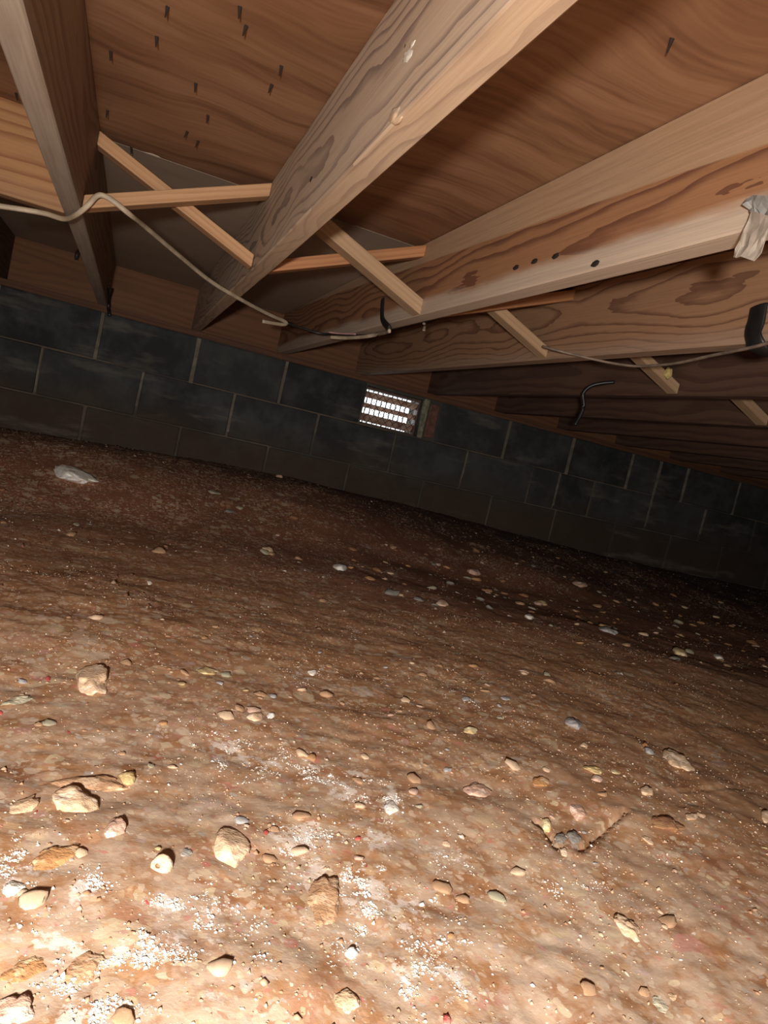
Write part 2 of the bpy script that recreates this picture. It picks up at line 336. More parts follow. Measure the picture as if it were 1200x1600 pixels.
def dirt_mat():
    n = N('brown_clay_dirt'); P = n.new('ShaderNodeNewGeometry').outputs['Position']
    big = n.noise(P, 2.6, 4, .6); mid = n.noise(P, 11, 5, .62, .4); small = n.noise(P, 48, 5, .65, .3); tiny = n.noise(P, 190, 3, .7)
    c = n.ramp(mid, [(.30, (.265, .112, .048)), (.46, (.335, .160, .072)), (.60, (.385, .202, .098)), (.74, (.42, .25, .135))])
    c = n.mix(n.math('MULTIPLY', n.step(small, .50, .66), .55), c, (.50, .335, .215))
    c = n.mix(n.math('MULTIPLY', n.step(small, .44, .30), .5), c, (.22, .10, .055))
    c = n.mix(n.math('MULTIPLY', n.step(n.noise(n.mapping(P, loc=(4, 1, 0)), 14, 4, .6), .58, .70), .55), c, (.40, .20, .13))
    x, y, z = n.xyz(P)
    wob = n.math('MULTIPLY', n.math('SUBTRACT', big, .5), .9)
    far = n.step(n.math('ADD', n.math('ADD', y, n.math('MULTIPLY', x, .30)), wob), 1.55, 2.5)      # redder, deeper-toned clay farther out
    darker = n.mix(mid, (.185, .066, .035), (.29, .116, .064))
    darker = n.mix(n.math('MULTIPLY', n.step(small, .58, .72), .5), darker, (.30, .16, .10))
    c = n.mix(n.math('MULTIPLY', far, .85), c, darker)
    c = n.mix(n.math('MULTIPLY', n.step(n.math('ADD', n.math('ADD', y, n.math('MULTIPLY', n.step(x, .6, 2.2), .45)), n.math('MULTIPLY', wob, .5)), 2.7, 3.25), .85), c, (.05, .022, .014))  # shade along the wall foot put into the soil colour
    # chalky dust patches, then paler soil towards the camera
    dust = n.math('MULTIPLY', n.step(n.noise(n.mapping(P, loc=(2, 7, 0)), 7, 5, .7, .6), .53, .68), n.step(n.math('ADD', y, n.math('MULTIPLY', x, .9)), 1.35, .7))
    torchlit = n.math('MULTIPLY', n.step(n.math('ADD', n.math('ADD', y, n.math('MULTIPLY', x, .35)), n.math('MULTIPLY', wob, .7)), 1.35, .55), n.step(n.noise(n.mapping(P, loc=(1, 3, 0)), 24, 4, .65), .38, .62))  # torchlight falloff put into the soil colour, palest nearest the camera
    c = n.mix(n.math('MULTIPLY', torchlit, .72), c, (.53, .41, .31))
    c = n.mix(n.math('MULTIPLY', dust, .6), c, (.62, .48, .38))
    wq = n.vadd(P, n.vadd(n.vadd(n.noise(P, 40, 3, .6, color=True), (.5, .5, .5), 'SUBTRACT'), (.022, .022, .022), 'MULTIPLY'))
    for sc_, lim, amt, gate in ((26, .78, .7, .50), (48, .66, .75, .47), (90, .60, .75, .45), (170, .60, .7, .42)):      # clasts too small to pick apart
        vo = n.new('ShaderNodeTexVoronoi', feature='F1'); n.put(vo.inputs['Vector'], n.mapping(wq, loc=(sc_, 0, 0), scale=(1, 1, .6))); vo.inputs['Scale'].default_value = sc_
        ch = n.new('ShaderNodeSeparateColor'); n.put(ch.inputs[0], vo.outputs['Color'])
        k = n.math('MULTIPLY', n.math('MULTIPLY', n.step(ch.outputs[0], lim, lim + .02), n.step(vo.outputs['Distance'], .52, .44)), n.step(n.math('SUBTRACT', n.noise(n.mapping(P, loc=(sc_, 9, 0)), 6, 3, .6), n.math('MULTIPLY', n.step(x, .45, 1.1), .11)), gate - .06, gate + .06))
        cc = n.ramp(ch.outputs[1], [(0, (.40, .19, .11)), (.2, (.52, .37, .25)), (.45, (.62, .48, .36)), (.62, (.58, .46, .29)), (.78, (.50, .26, .13)), (.9, (.46, .42, .36)), (1, (.52, .16, .12))])
        c = n.mix(n.math('MULTIPLY', k, amt), c, cc)
    at = n.new('ShaderNodeAttribute'); at.attribute_name = 'chalk_dust'
    ck_ = n.math('MULTIPLY', n.step(n.math('ADD', at.outputs['Fac'], n.math('MULTIPLY', n.math('SUBTRACT', n.noise(P, 70, 5, .75), .5), 3.0)), .50, .85), n.math('MINIMUM', n.math('MULTIPLY', at.outputs['Fac'], 3), 1.0))
    c = n.mix(n.math('MULTIPLY', ck_, .7), c, (.76, .67, .60))
    fl = n.math('MULTIPLY', n.step(n.noise(n.mapping(P, loc=(5, 2, 0)), 120, 2, .5), .66, .71), n.step(n.noise(P, 9, 3), .42, .6))
    c = n.mix(n.math('MULTIPLY', fl, .8), c, (.74, .62, .52))
    h = n.math('ADD', n.math('ADD', n.math('MULTIPLY', small, 1.0), n.math('MULTIPLY', tiny, .45)), n.math('MULTIPLY', mid, .6))
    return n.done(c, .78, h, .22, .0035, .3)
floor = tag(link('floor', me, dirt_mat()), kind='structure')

# ------------------------------------------------------------------ block wall
wall = None
bm = bmesh.new()
VX0, VX1, VZ0, VZ1 = 1.056, 1.364, TOPW - .1985, TOPW - .012     # vent opening
T = .19
add_box(bm, (-2.6, D + .006, CZ - .62), (VX0, D + T, TOPW)); add_box(bm, (VX1, D + .006, CZ - .62), (6.4, D + T, TOPW))
add_box(bm, (VX0, D + .006, CZ - .62), (VX1, D + T, VZ0)); add_box(bm, (VX0, D + .006, VZ1), (VX1, D + T, TOPW))
wall = tag(link('wall_back', bm_mesh(bm, 'wall_back'), M['mortar']), kind='structure')
def make_block(lo, hi, mat, name='block'):
    bm = bmesh.new(); c = [(lo[i] + hi[i]) / 2 for i in range(3)]; s = [(hi[i] - lo[i]) / 2 for i in range(3)]
    add_box(bm, [-v for v in s], s, .004)
    for v in bm.verts:
        v.co += Vector((random.uniform(-.0015, .0015), random.uniform(-.001, .001), random.uniform(-.0015, .0015)))
    bmesh.ops.recalc_face_normals(bm, faces=bm.faces)
    return link(name, bm_mesh(bm, name), mat, wall, c)
for row in range(5):
    z1 = TOPW - HX * row - (.001 if row == 0 else .003); z0 = TOPW - HX * (row + 1) + .003
    joints = [X0 + SX * (k + (.5 if row % 2 else 0)) for k in range(-6, 17)]
    if row == 0: joints.append(X0 + SX * 7.5)
    if row == 1: joints.append(X0 + SX * 5.92)
    joints.sort()
    for a, b in zip(joints, joints[1:]):
        if row == 0 and abs(a - (X0 + 3 * SX)) < .01:
            make_block((VX1 + .037, D + random.uniform(-.001, .002), z0 + .01), (b - .005, D + .1, z1 - .02), M['brick'], 'brick')
            bm = bmesh.new()                                   # the lump of mortar that fills the gap beside the vent
            add_box(bm, (VX1, D - .004, z0), (VX1 + .035, D + .18, z1), .008)
            for v in bm.verts: v.co += Vector(mnoise.noise_vector(v.co * 40)) * .006
            bmesh.ops.recalc_face_normals(bm, faces=bm.faces)
            link('mortar_patch', bm_mesh(bm, 'mortar_patch'), M['patch'], wall)
            continue
        dy = random.uniform(-.002, .002)
        if row < 2 and abs(b - X0 - 3 * SX) > .02 and not (row == 1 and random.random() < .45):
            wj = random.uniform(.006, .011) if row == 0 else random.uniform(.004, .007); hj = random.uniform(0, .06)
            bm = bmesh.new(); add_box(bm, (b - wj, D - .003, z0 + (hj if row else -.004)), (b + wj, D + .02, z1 - .002), .001)
            bmesh.ops.bisect_plane(bm, geom=bm.verts[:] + bm.edges[:] + bm.faces[:], plane_co=(0, 0, (z0 + z1) / 2), plane_no=(0, 0, 1))
            for v in bm.verts: v.co += Vector(mnoise.noise_vector(v.co * 30 + Vector((row, 0, 0)))) * .003
            bmesh.ops.recalc_face_normals(bm, faces=bm.faces); link('mortar_joint', bm_mesh(bm, 'mortar_joint'), M['joint'], wall)
        make_block((a + .0055, D + dy, z0), (b - .0055, D + .05, z1), M['cmu'])
# the other walls of the crawl space, beyond the frame
for nm, lo, hi in (('wall_left', (-2.7, -2.2, -.3), (-2.6, D + T, JT)), ('wall_right', (6.4, -2.2, -.3), (6.5, D + T, JT)), ('wall_front', (-2.7, -2.3, -.3), (6.5, -2.2, JT))):
    tag(box_obj(nm, lo, hi, M['cmu']), kind='structure')

# ------------------------------------------------------------------ plywood overhead
ceil = tag(box_obj('ceiling', (-2.7, -2.3, JT + .019), (6.5, D + T, JT + .03), M['subfloor']), kind='structure')
SEAM = 1.775
def panel(x0, x1, y0, y1, mat, notch=None):
    bm = bmesh.new(); pts = [(x0, y0), (x1, y0), (x1, y1)]
    if notch:
        a, b, dpt = notch; pts += [(b + .006, y1), (b, y1 - dpt * .7), ((a + b) / 2, y1 - dpt), (a + .004, y1 - dpt * .5), (a - .006, y1)]
    pts.append((x0, y1))
    lo = [bm.verts.new((x, y, JT)) for x, y in pts]; hi = [bm.verts.new((x, y, JT + .018)) for x, y in pts]
    bm.faces.new(lo[::-1]); bm.faces.new(hi)
    for i in range(len(pts)): bm.faces.new((lo[i], lo[(i + 1) % len(pts)], hi[(i + 1) % len(pts)], hi[i]))
    bmesh.ops.recalc_face_normals(bm, faces=bm.faces)
    return link('plywood_panel', bm_mesh(bm, 'plywood_panel'), mat, ceil)
xe = [-2.69, jx(1) + .019 - 1.1907, jx(4) + .019 + .3969 * 3 - 1.1907 * 0, 6.49]
xe = [-2.69, jx(-1) + .019, jx(5) + .019, jx(11) + .019, 6.49]
for a, b in zip(xe, xe[1:]):
    panel(a + .001, b - .001, SEAM + .002, D + T - .01, M['ply2'])
    panel(a + .001, b - .001, SEAM - 1.2192, SEAM - .001, M['ply1'], (-.068, -.040, .011) if a < -.05 < b else None)
    panel(a + .001, b - .001, -2.29, SEAM - 1.2212, M['ply1'])
nail_me = None
for q in [(440, 103), (425, 132), (262, 10), (245, 57), (173, 80), (168, 172), (205, 230), (25, 145), (325, 180), (310, 220), (385, 40), (375, 10), (293, 205), (306, 130), (655, 160), (1050, 60)]:
    p = onZ(*q, JT)
    if nail_me is None:
        bm = bmesh.new(); ln = .014
        bmesh.ops.create_cone(bm, cap_ends=True, segments=7, radius1=.0030, radius2=.0008, depth=ln, matrix=Matrix.Translation((0, 0, -ln / 2)) @ Matrix.Rotation(math.pi, 4, 'X'))
        nail_me = bm_mesh(bm, 'nail'); nail_me.materials.append(M['nail'])
    o = link('nail', nail_me, None, ceil, p); o.rotation_euler = (random.uniform(.1, .35), random.uniform(-.3, .3), 0)

# ------------------------------------------------------------------ rim board and sill plate
def board(name, lo, hi, mat, axis_x=True):      # a long board lying along X, its grain along local Y
    L = hi[0] - lo[0]; bm = bmesh.new(); add_box(bm, (-(hi[1] - lo[1]) / 2, -L / 2, 0), ((hi[1] - lo[1]) / 2, L / 2, hi[2] - lo[2]), .0015)
    bmesh.ops.recalc_face_normals(bm, faces=bm.faces)
    o = link(name, bm_mesh(bm, name), mat, None, ((lo[0] + hi[0]) / 2, (lo[1] + hi[1]) / 2, lo[2])); o.rotation_euler = (0, 0, -math.pi / 2); return o
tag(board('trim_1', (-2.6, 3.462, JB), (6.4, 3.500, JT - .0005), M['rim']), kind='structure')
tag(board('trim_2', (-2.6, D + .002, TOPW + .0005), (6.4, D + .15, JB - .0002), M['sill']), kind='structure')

# ------------------------------------------------------------------ joists
JL = {
 1: ('j_left', 'weathered grey floor joist at upper left with solid wood blocking on its left'),
 2: ('j_mid', 'pale pine floor joist in the middle overhead with bold grain and a white resin streak'),
 3: ('j_third', 'two-tone floor joist, light upper band over orange wood, whitish stained lower edge'),
 4: ('j_fourth', 'brown floor joist with looping dark grain and a black strap near its right end'),
 5: ('j_dark', 'dull brown floor joist behind the sagging grey cable, black cord hanging below it'),
 6: ('j_dark', 'dark brown floor joist just beyond the one with the hanging black cord'),
}
joist = {}
joist_me = None
y0, y1 = -2.15, 3.4605
for i in range(-5, 18):
    x = jx(i)
    if x < -2.5 or x > 6.3: continue
    if i < 0: continue
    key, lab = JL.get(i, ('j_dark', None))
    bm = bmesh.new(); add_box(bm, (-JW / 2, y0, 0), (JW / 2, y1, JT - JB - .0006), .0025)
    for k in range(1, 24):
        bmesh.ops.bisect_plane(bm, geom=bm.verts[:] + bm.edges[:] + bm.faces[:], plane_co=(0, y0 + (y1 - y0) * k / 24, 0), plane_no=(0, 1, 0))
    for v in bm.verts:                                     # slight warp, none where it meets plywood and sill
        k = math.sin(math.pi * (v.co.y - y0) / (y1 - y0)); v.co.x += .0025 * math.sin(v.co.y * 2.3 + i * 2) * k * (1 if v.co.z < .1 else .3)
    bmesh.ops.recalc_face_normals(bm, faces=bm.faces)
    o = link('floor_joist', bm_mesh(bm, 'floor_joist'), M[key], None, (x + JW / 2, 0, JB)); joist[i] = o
    if i == 0: lab = 'floor joist at the far left edge, only its dark end seen under the blocking'
    if lab: tag(o, lab, 'joist', 'floor joists')
    else:
        od = ['second', 'third', 'fourth', 'fifth', 'sixth', 'seventh', 'eighth', 'ninth', 'tenth', 'eleventh', 'twelfth'][i - 7]
        tag(o, 'dark floor joist at far right, ' + od + ' beyond the one with the hanging cord', 'joist', 'floor joists')
# resin streak and torn knot on the pale joist
def blob(name, mat, centre, sx, sy, sz, parent, seed, rot=0):
    bm = bmesh.new(); bmesh.ops.create_icosphere(bm, subdivisions=3, radius=1)
    for v in bm.verts:
        n_ = v.co.normalized(); k = 1 + .35 * mnoise.noise(n_ * 2.2 + Vector((seed, 0, 0)))
        v.co = Vector((n_.x * sx * k, n_.y * sy * k, n_.z * sz * k))
    o = link(name, bm_mesh(bm, name, True), mat, parent, centre); o.rotation_euler = (rot, 0, 0); return o
lx = -JW / 2
b = blob('resin_streak', M['resin'], onX(639, 88, jx(2)) - joist[2].location, .0022, .022, .0075, joist[2], 3, .35); tag(b, 'white dried resin streak')
b = blob('resin_streak', M['resin'], onX(646, 70, jx(2)) - joist[2].location, .0018, .010, .0045, joist[2], 8, .25)
b = blob('knot', M['nail'], onX(634, 73, jx(2)) - joist[2].location, .0012, .0035, .0035, joist[2], 5)
b = blob('knot', M['j_mid'], onX(616, 186, jx(2)) - joist[2].location + Vector((.003, 0, .004)), .006, .026, .010, joist[2], 6, .2)
b = blob('knot', M['nail'], onX(486, 280, jx(2)) - joist[2].location, .0012, .006, .004, joist[2], 9)
for q in ((806, 418), (835, 408), (868, 400), (930, 412)):
    blob('knot', M['nail'], onX(*q, jx(3)) - joist[3].location, .0012, .010, .0045, joist[3], q[0])

# ------------------------------------------------------------------ solid blocking and the crossed bridging struts
bl = board('wood_blocking', (jx(0) + JW + .0005, 1.737, JB + .002), (jx(1) - .0005, 1.775, JT - .0006), M['block'])
tag(bl, 'orange solid wood blocking between joists at far left, above the white cable', 'blocking')
def strut(p, q, mat, label, group='crossed bridging struts', hz=.026, wy=.042):
    """p, q: ends of the strut axis on the two joist faces (x, y, z); the ends are cut plumb."""
    p, q = Vector(p), Vector(q); sl = (q.z - p.z) / (q.x - p.x); hv = hz / math.cos(math.atan(sl)) / 2
    bm = bmesh.new(); c = (p + q) / 2; vs_ = []
    for e in (p, q):
        for dy in (-wy / 2, wy / 2):
            for dz in (-hv, hv): vs_.append(bm.verts.new((e.x - c.x, e.y - c.y + dy, e.z - c.z + dz)))
    for f in ((0, 1, 3, 2), (4, 6, 7, 5), (0, 4, 5, 1), (2, 3, 7, 6), (0, 2, 6, 4), (1, 5, 7, 3)): bm.faces.new([vs_[k] for k in f])
    bmesh.ops.bevel(bm, geom=bm.edges[:], offset=.0015, segments=1, affect='EDGES')
    ang = math.atan2(q.z - p.z, q.x - p.x)
    R = Matrix.Rotation(math.pi / 2, 4, 'Z') @ Matrix.Rotation(ang, 4, 'Y')    # into the strut's own axes, grain along local Y
    for v in bm.verts: v.co = R @ v.co
    bmesh.ops.recalc_face_normals(bm, faces=bm.faces)
    o = link('bridging_strut', bm_mesh(bm, 'bridging_strut'), M[mat], None, c); o.rotation_euler = R.inverted().to_euler()
    return tag(o, label, 'strut', group)
zl, zh = CZ + .350, CZ + .496
STR = [
 (1, 'A', 1.727, 'brace', 'tan strut sloping down to the right from the grey left joist, passing behind its partner'),
 (1, 'B', 1.672, 'brace', 'tan strut with the white cable over its low left end'),
 (2, 'A', 1.662, 'brace_pale', 'wide pale strut sloping down from the pale middle joist, in front of its partner'),
 (2, 'B', 1.724, 'brace_red', 'reddish strut rising right from the pale middle joist, behind the wide pale strut'),
 (3, 'A', 1.724, 'brace_pale', 'short pale strut seen under the whitish lower edge of the two-tone joist'),
 (3, 'B', 1.662, 'brace_red', 'thin orange strut running along the whitish lower edge of the two-tone joist'),
 (4, 'A', 1.668, 'brace_pale', 'dim pale strut half hidden by the sagging grey cable'),
 (4, 'B', 1.735, 'brace', 'strut stub with an orange end under the brown joist with looping grain'),
 (5, 'A', 1.720, 'brace_pale', 'dim grey strut at the right edge beneath the black strap'),
 (5, 'B', 1.662, 'brace_pale', 'dim strut rising to the right edge beyond the hanging black cord'),
]
for b_, k, Y, mt, lab in STR:
    xa, xb = jx(b_) + JW + .0006, jx(b_ + 1) - .0006
    strut((xa, Y, zh if k == 'A' else zl), (xb, Y, zl if k == 'A' else zh), mt, lab, hz=.033 if (b_, k) == (2, 'A') else .026, wy=.05 if (b_, k) == (2, 'A') else .042)
sb = blob('foam_scrap', M['scrap'], onY(1044, 583, 1.64), .012, .010, .015, None, 2); tag(sb, 'small yellowish scrap caught at a strut below the sagging grey cable', 'scrap')

# ------------------------------------------------------------------ vent
vent = empty('foundation_vent', ((VX0 + VX1) / 2, D + .045, VZ0)); tag(vent, 'small rusty foundation vent with daylight between its fins in the block wall', 'vent')
vw, vh = VX1 - VX0 - .003, VZ1 - VZ0 - .002; hw = vw / 2
bm = bmesh.new()
for lo, hi in (((-hw, 0, .001), (hw, .05, .010)), ((-hw, 0, vh - .012), (hw, .05, vh)), ((-hw, 0, .010), (-hw + .008, .05, vh - .012)), ((hw - .008, 0, .010), (hw, .05, vh - .012))): add_box(bm, lo, hi, .001)
bmesh.ops.recalc_face_normals(bm, faces=bm.faces)
link('frame', bm_mesh(bm, 'frame'), M['vent'], vent)
for zc, fh in ((.035, .0255), (.094, .0145), (.148, .0195)):
    bm = bmesh.new(); add_box(bm, (-hw + .008, -fh, -.0012), (hw - .008, fh, .0012))
    R = Matrix.Rotation(math.radians(-47), 4, 'X')
    for v in bm.verts: v.co = R @ v.co
    bmesh.ops.recalc_face_normals(bm, faces=bm.faces)
    link('fin', bm_mesh(bm, 'fin'), M['fin'], vent, (0, .024, zc))
bar_me = None
for k in range(1, 11):
    bm = bmesh.new(); add_box(bm, (-.0022, .0, .010), (.0022, .006, vh - .012)); bmesh.ops.recalc_face_normals(bm, faces=bm.faces)
    link('bar', bm_mesh(bm, 'bar'), M['wire'], vent, (-hw + .008 + (vw - .016) * k / 11, .040, 0))
bm = bmesh.new(); sp = .040; H = vh - .022
for s in (1, -1):
    for k in range(-2, int(vw / sp) + 3):
        xa = -hw + k * sp; xb = xa + s * H * .95
        pts = []
        for t in np.linspace(0, 1, 13):
            x = xa + (xb - xa) * t
            if -hw + .008 <= x <= hw - .008: pts.append(Vector((x, -.004 + .0012 * s, .010 + H * t)))
        if len(pts) > 2: add_tube(bm, [pts[0], pts[len(pts) // 2], pts[-1]], .0014, .0014, seg=5, n=2, up=Vector((0, 1, 0)))
bmesh.ops.recalc_face_normals(bm, faces=bm.faces)
tag(link('wire_screen', bm_mesh(bm, 'wire_screen'), M['wire'], vent), 'diamond wire screen', kind='stuff')

# ------------------------------------------------------------------ cables, straps and tape
CB = JB - .006
pts = [onY(-25, 318, 1.722), onY(0, 322, 1.722), onY(40, 328, 1.722), onY(72, 334, 1.722), onY(100, 342, 1.705), onY(118, 336, 1.660), onY(136, 322, 1.634), onY(152, 306, 1.632), onY(165, 307, 1.630), onY(182, 318, 1.630), onY(204, 336, 1.642),
       onY(230, 357, 1.75), onY(283, 402, 1.92), onY(330, 440, 2.05), onY(380, 470, 2.15), onY(420, 491, 2.26), onY(446, 503, 2.32), onY(441, 507, 2.31), onY(410, 502, 2.28)]
cab = tube_obj('cable', pts, .0056, .0034, M['cable'], seg=8, up=Vector((0, -1, 0)))
tag(based(cab), 'long white flat cable draped across the crossed struts, folded back at its end', 'cable')
pts = [onY(449, 505, 2.33), onY(470, 512, 2.34), onY(500, 521, 2.34), onY(522, 522, 2.3), onY(560, 523, 2.2), onY(600, 514, 2.02), onX(610, 512, jx(3) - .006)]
tag(based(tube_obj('cable', pts, .0035, .0035, M['black'])), 'thin black cable continuing from the folded end of the white cable', 'cable')
pts = [onY(516, 527, 2.26), onY(540, 528, 2.2), onY(570, 526, 2.1), onY(592, 522, 2.02), onX(609, 517, jx(3) - .008)]
tag(based(tube_obj('cable', pts, .0055, .0034, M['cable'], up=Vector((0, -1, 0)))), 'short curved pale cable end under the two-tone joist, right of the folded white cable', 'cable')
pts = [onY(513, 519, 2.27), onY(530, 521, 2.24), onY(556, 522, 2.17)]
tag(based(tube_obj('wire', pts, .0026, .0026, M['cable_pink'])), 'thin pinkish wire just above the short curved pale cable', 'wire')
pts = [onX(598, 468, jx(3) - .005), onX(597, 484, jx(3) - .006), onX(598, 500, jx(3) - .006), onX(608, 513, jx(3) - .006)]
tag(based(tube_obj('strap', pts, .010, .004, M['black'], up=Vector((1, 0, 0)))), 'black strap on the side of the two-tone joist behind the wide pale strut', 'strap')
pts = [onX(169, 448, jx(1) + JW + .004), onY(169, 470, 3.37), onY(171, 494, 3.375)]
tag(based(tube_obj('strap', pts, .0075, .003, M['black'], up=Vector((0, 1, 0)))), 'black strap hanging at the wall end of the grey left joist', 'strap')
ck = blob('cable_clip', M['black'], onX(121, 398, jx(1) - .003), .006, .022, .014, None, 4, .5); tag(ck, 'small black clip on the left side of the grey left joist', 'clip')
pz = [(848, 541, 1.60), (872, 548, 1.56), (900, 555, 1.54), (930, 562, 1.52), (960, 568, 1.48), (992, 572, 1.43), (1022, 571, 1.36), (1060, 567, 1.27), (1110, 556, 1.15), (1150, 548, 1.06), (1182, 541, 1.0), (1230, 527, .92)]
tag(based(tube_obj('cable', [onY(*q) for q in pz], .0042, .0030, M['cable_dim'])), 'dusty grey cable sagging under the brown joist toward the black strap', 'cable')
pts = [onY(960, 597, 1.93), onY(940, 599, 1.95), onY(922, 604, 1.97), onY(911, 616, 1.98), onY(912, 634, 1.98), onY(906, 650, 1.98), onY(898, 664, 1.98)]
tag(based(tube_obj('cord', pts, .0075, .0060, M['black'])), 'crooked black cord hanging below the dull brown joist at right', 'cord')
pts = [onX(663, 503, jx(3) + JW * .5) + Vector((0, 0, -.004)), onY(664, 508, 1.76), onY(662, 517, 1.755)]
tag(based(tube_obj('wire', pts, .004, .003, M['cable_dim'])), 'tiny stub of pale wire below the foot of the wide pale strut', 'wire')
# black strap near the right edge: a bent band under the brown joist
strapY = 1.0
pts = [onX(1186, 478, jx(4) - .008), onX(1182, 500, jx(4) - .009), onX(1177, 522, jx(4) - .010), onX(1184, 538, jx(4) - .004) + Vector((0, 0, -.004)), onX(1184, 538, jx(4) - .004) + Vector((.03, 0, -.009)), onX(1184, 538, jx(4) - .004) + Vector((.048, 0, .004)), onX(1184, 538, jx(4) - .004) + Vector((.050, 0, .03))]
tag(based(tube_obj('strap', pts, .021, .0055, M['black'], up=Vector((1, .0, .6)), seg=10)), 'wide black strap bent under the brown joist at the right edge', 'strap')

def sheet(name, pts, mat, th, parent=None, nrm=None, sub=2, amp=.002):
    bm = bmesh.new(); P = [Vector(p) for p in pts]
    c = sum(P, Vector()) / len(P); nn = nrm or (P[1] - P[0]).cross(P[2] - P[0]).normalized()
    a = [bm.verts.new(p) for p in P]; f = bm.faces.new(a)
    bmesh.ops.triangulate(bm, faces=[f]); bmesh.ops.subdivide_edges(bm, edges=bm.edges[:], cuts=sub, use_grid_fill=True)
    for v in bm.verts: v.co += nn * amp * mnoise.noise(v.co * 90)
    r = bmesh.ops.extrude_face_region(bm, geom=bm.faces[:])
    for v in r['geom']:
        if isinstance(v, bmesh.types.BMVert): v.co += nn * th
    bmesh.ops.recalc_face_normals(bm, faces=bm.faces)
    return link(name, bm_mesh(bm, name), mat, parent)
tp = empty('torn_tape', onX(1180, 350, jx(3)))
def tl(v): return v - tp.location
xf = jx(3) - .003
o = sheet('pad', [tl(onX(*q, xf)) for q in ((1163, 318), (1178, 306), (1225, 312), (1225, 345), (1200, 352), (1180, 338))], M['tape'], .004, tp, Vector((-1, 0, 0)), 3, .008)
o = sheet('strip', [tl(onX(*q, xf - .005)) for q in ((1176, 330), (1208, 340), (1190, 395), (1178, 408), (1170, 399), (1160, 402), (1153, 404), (1146, 402), (1150, 390))], M['tape_pale'], .0012, tp, Vector((-1, 0, 0)), 3, .004)
tag(tp, 'torn grey tape hanging in a pale strip from the two-tone joist at the right edge', 'tape')

# ------------------------------------------------------------------ stones
def stone_mesh(name, seed, a, b, c, sub=3, rough=.35, facets=5):
    r = random.Random(seed); bm = bmesh.new(); bmesh.ops.create_icosphere(bm, subdivisions=sub, radius=1)
    cuts = [(Vector((r.gauss(0, 1), r.gauss(0, 1), r.gauss(0, .8))).normalized(), r.uniform(.62, .9)) for _ in range(facets)]
    off = Vector((seed * 1.37, seed * .71, seed * 2.3))
    for v in bm.verts:
        n_ = v.co.normalized(); k = 1 + rough * mnoise.noise(n_ * 1.5 + off) + rough * .45 * mnoise.noise(n_ * 3.6 + off) + rough * .15 * mnoise.noise(n_ * 9 + off)
        p = n_ * k
        for d, l in cuts:
            t = p.dot(d)
            if t > l: p -= d * (t - l) * .85
        v.co = Vector((p.x * a, p.y * b, p.z * c))
    return bm_mesh(bm, name, True)
def stone(px, py, wpx, hpx, mat, label, seed, rot=0.0, flat=.5, sink=.3, rough=.35, facets=5, name='stone', cat='stone', group=None, sub=3, over=None):
    g = G(px, py); d = Vector(g) - Vector(CAM); dep = d.dot(f_); m = dep / F
    el = max(.3, abs(d.normalized().z)); a = wpx * m / 2
    q = 1 / (el * .9 + flat * .12); th = rot + .23; ct, st_ = math.cos(th), math.sin(th); b = hpx * m / 2; c = max(.62 * flat * min(a, b * min(q, 1.6)), .42 * hpx * m * (1 - el))
    me = stone_mesh(name, seed, 1, 1, 1, sub, rough, facets)
    q = min(q, 2.2)
    for v in me.vertices:
        x, y = v.co.x * a, v.co.y * b
        v.co = Vector((x * ct - y * st_, (x * st_ + y * ct) * q, v.co.z * c))
    o = link(name, me, SM[mat], None, (g.x, g.y, g.z + c * (1 - 2 * sink) * .35)); o.rotation_euler = (0, 0, math.atan2(-d.x, d.y))
    return tag(o, label, cat, group)
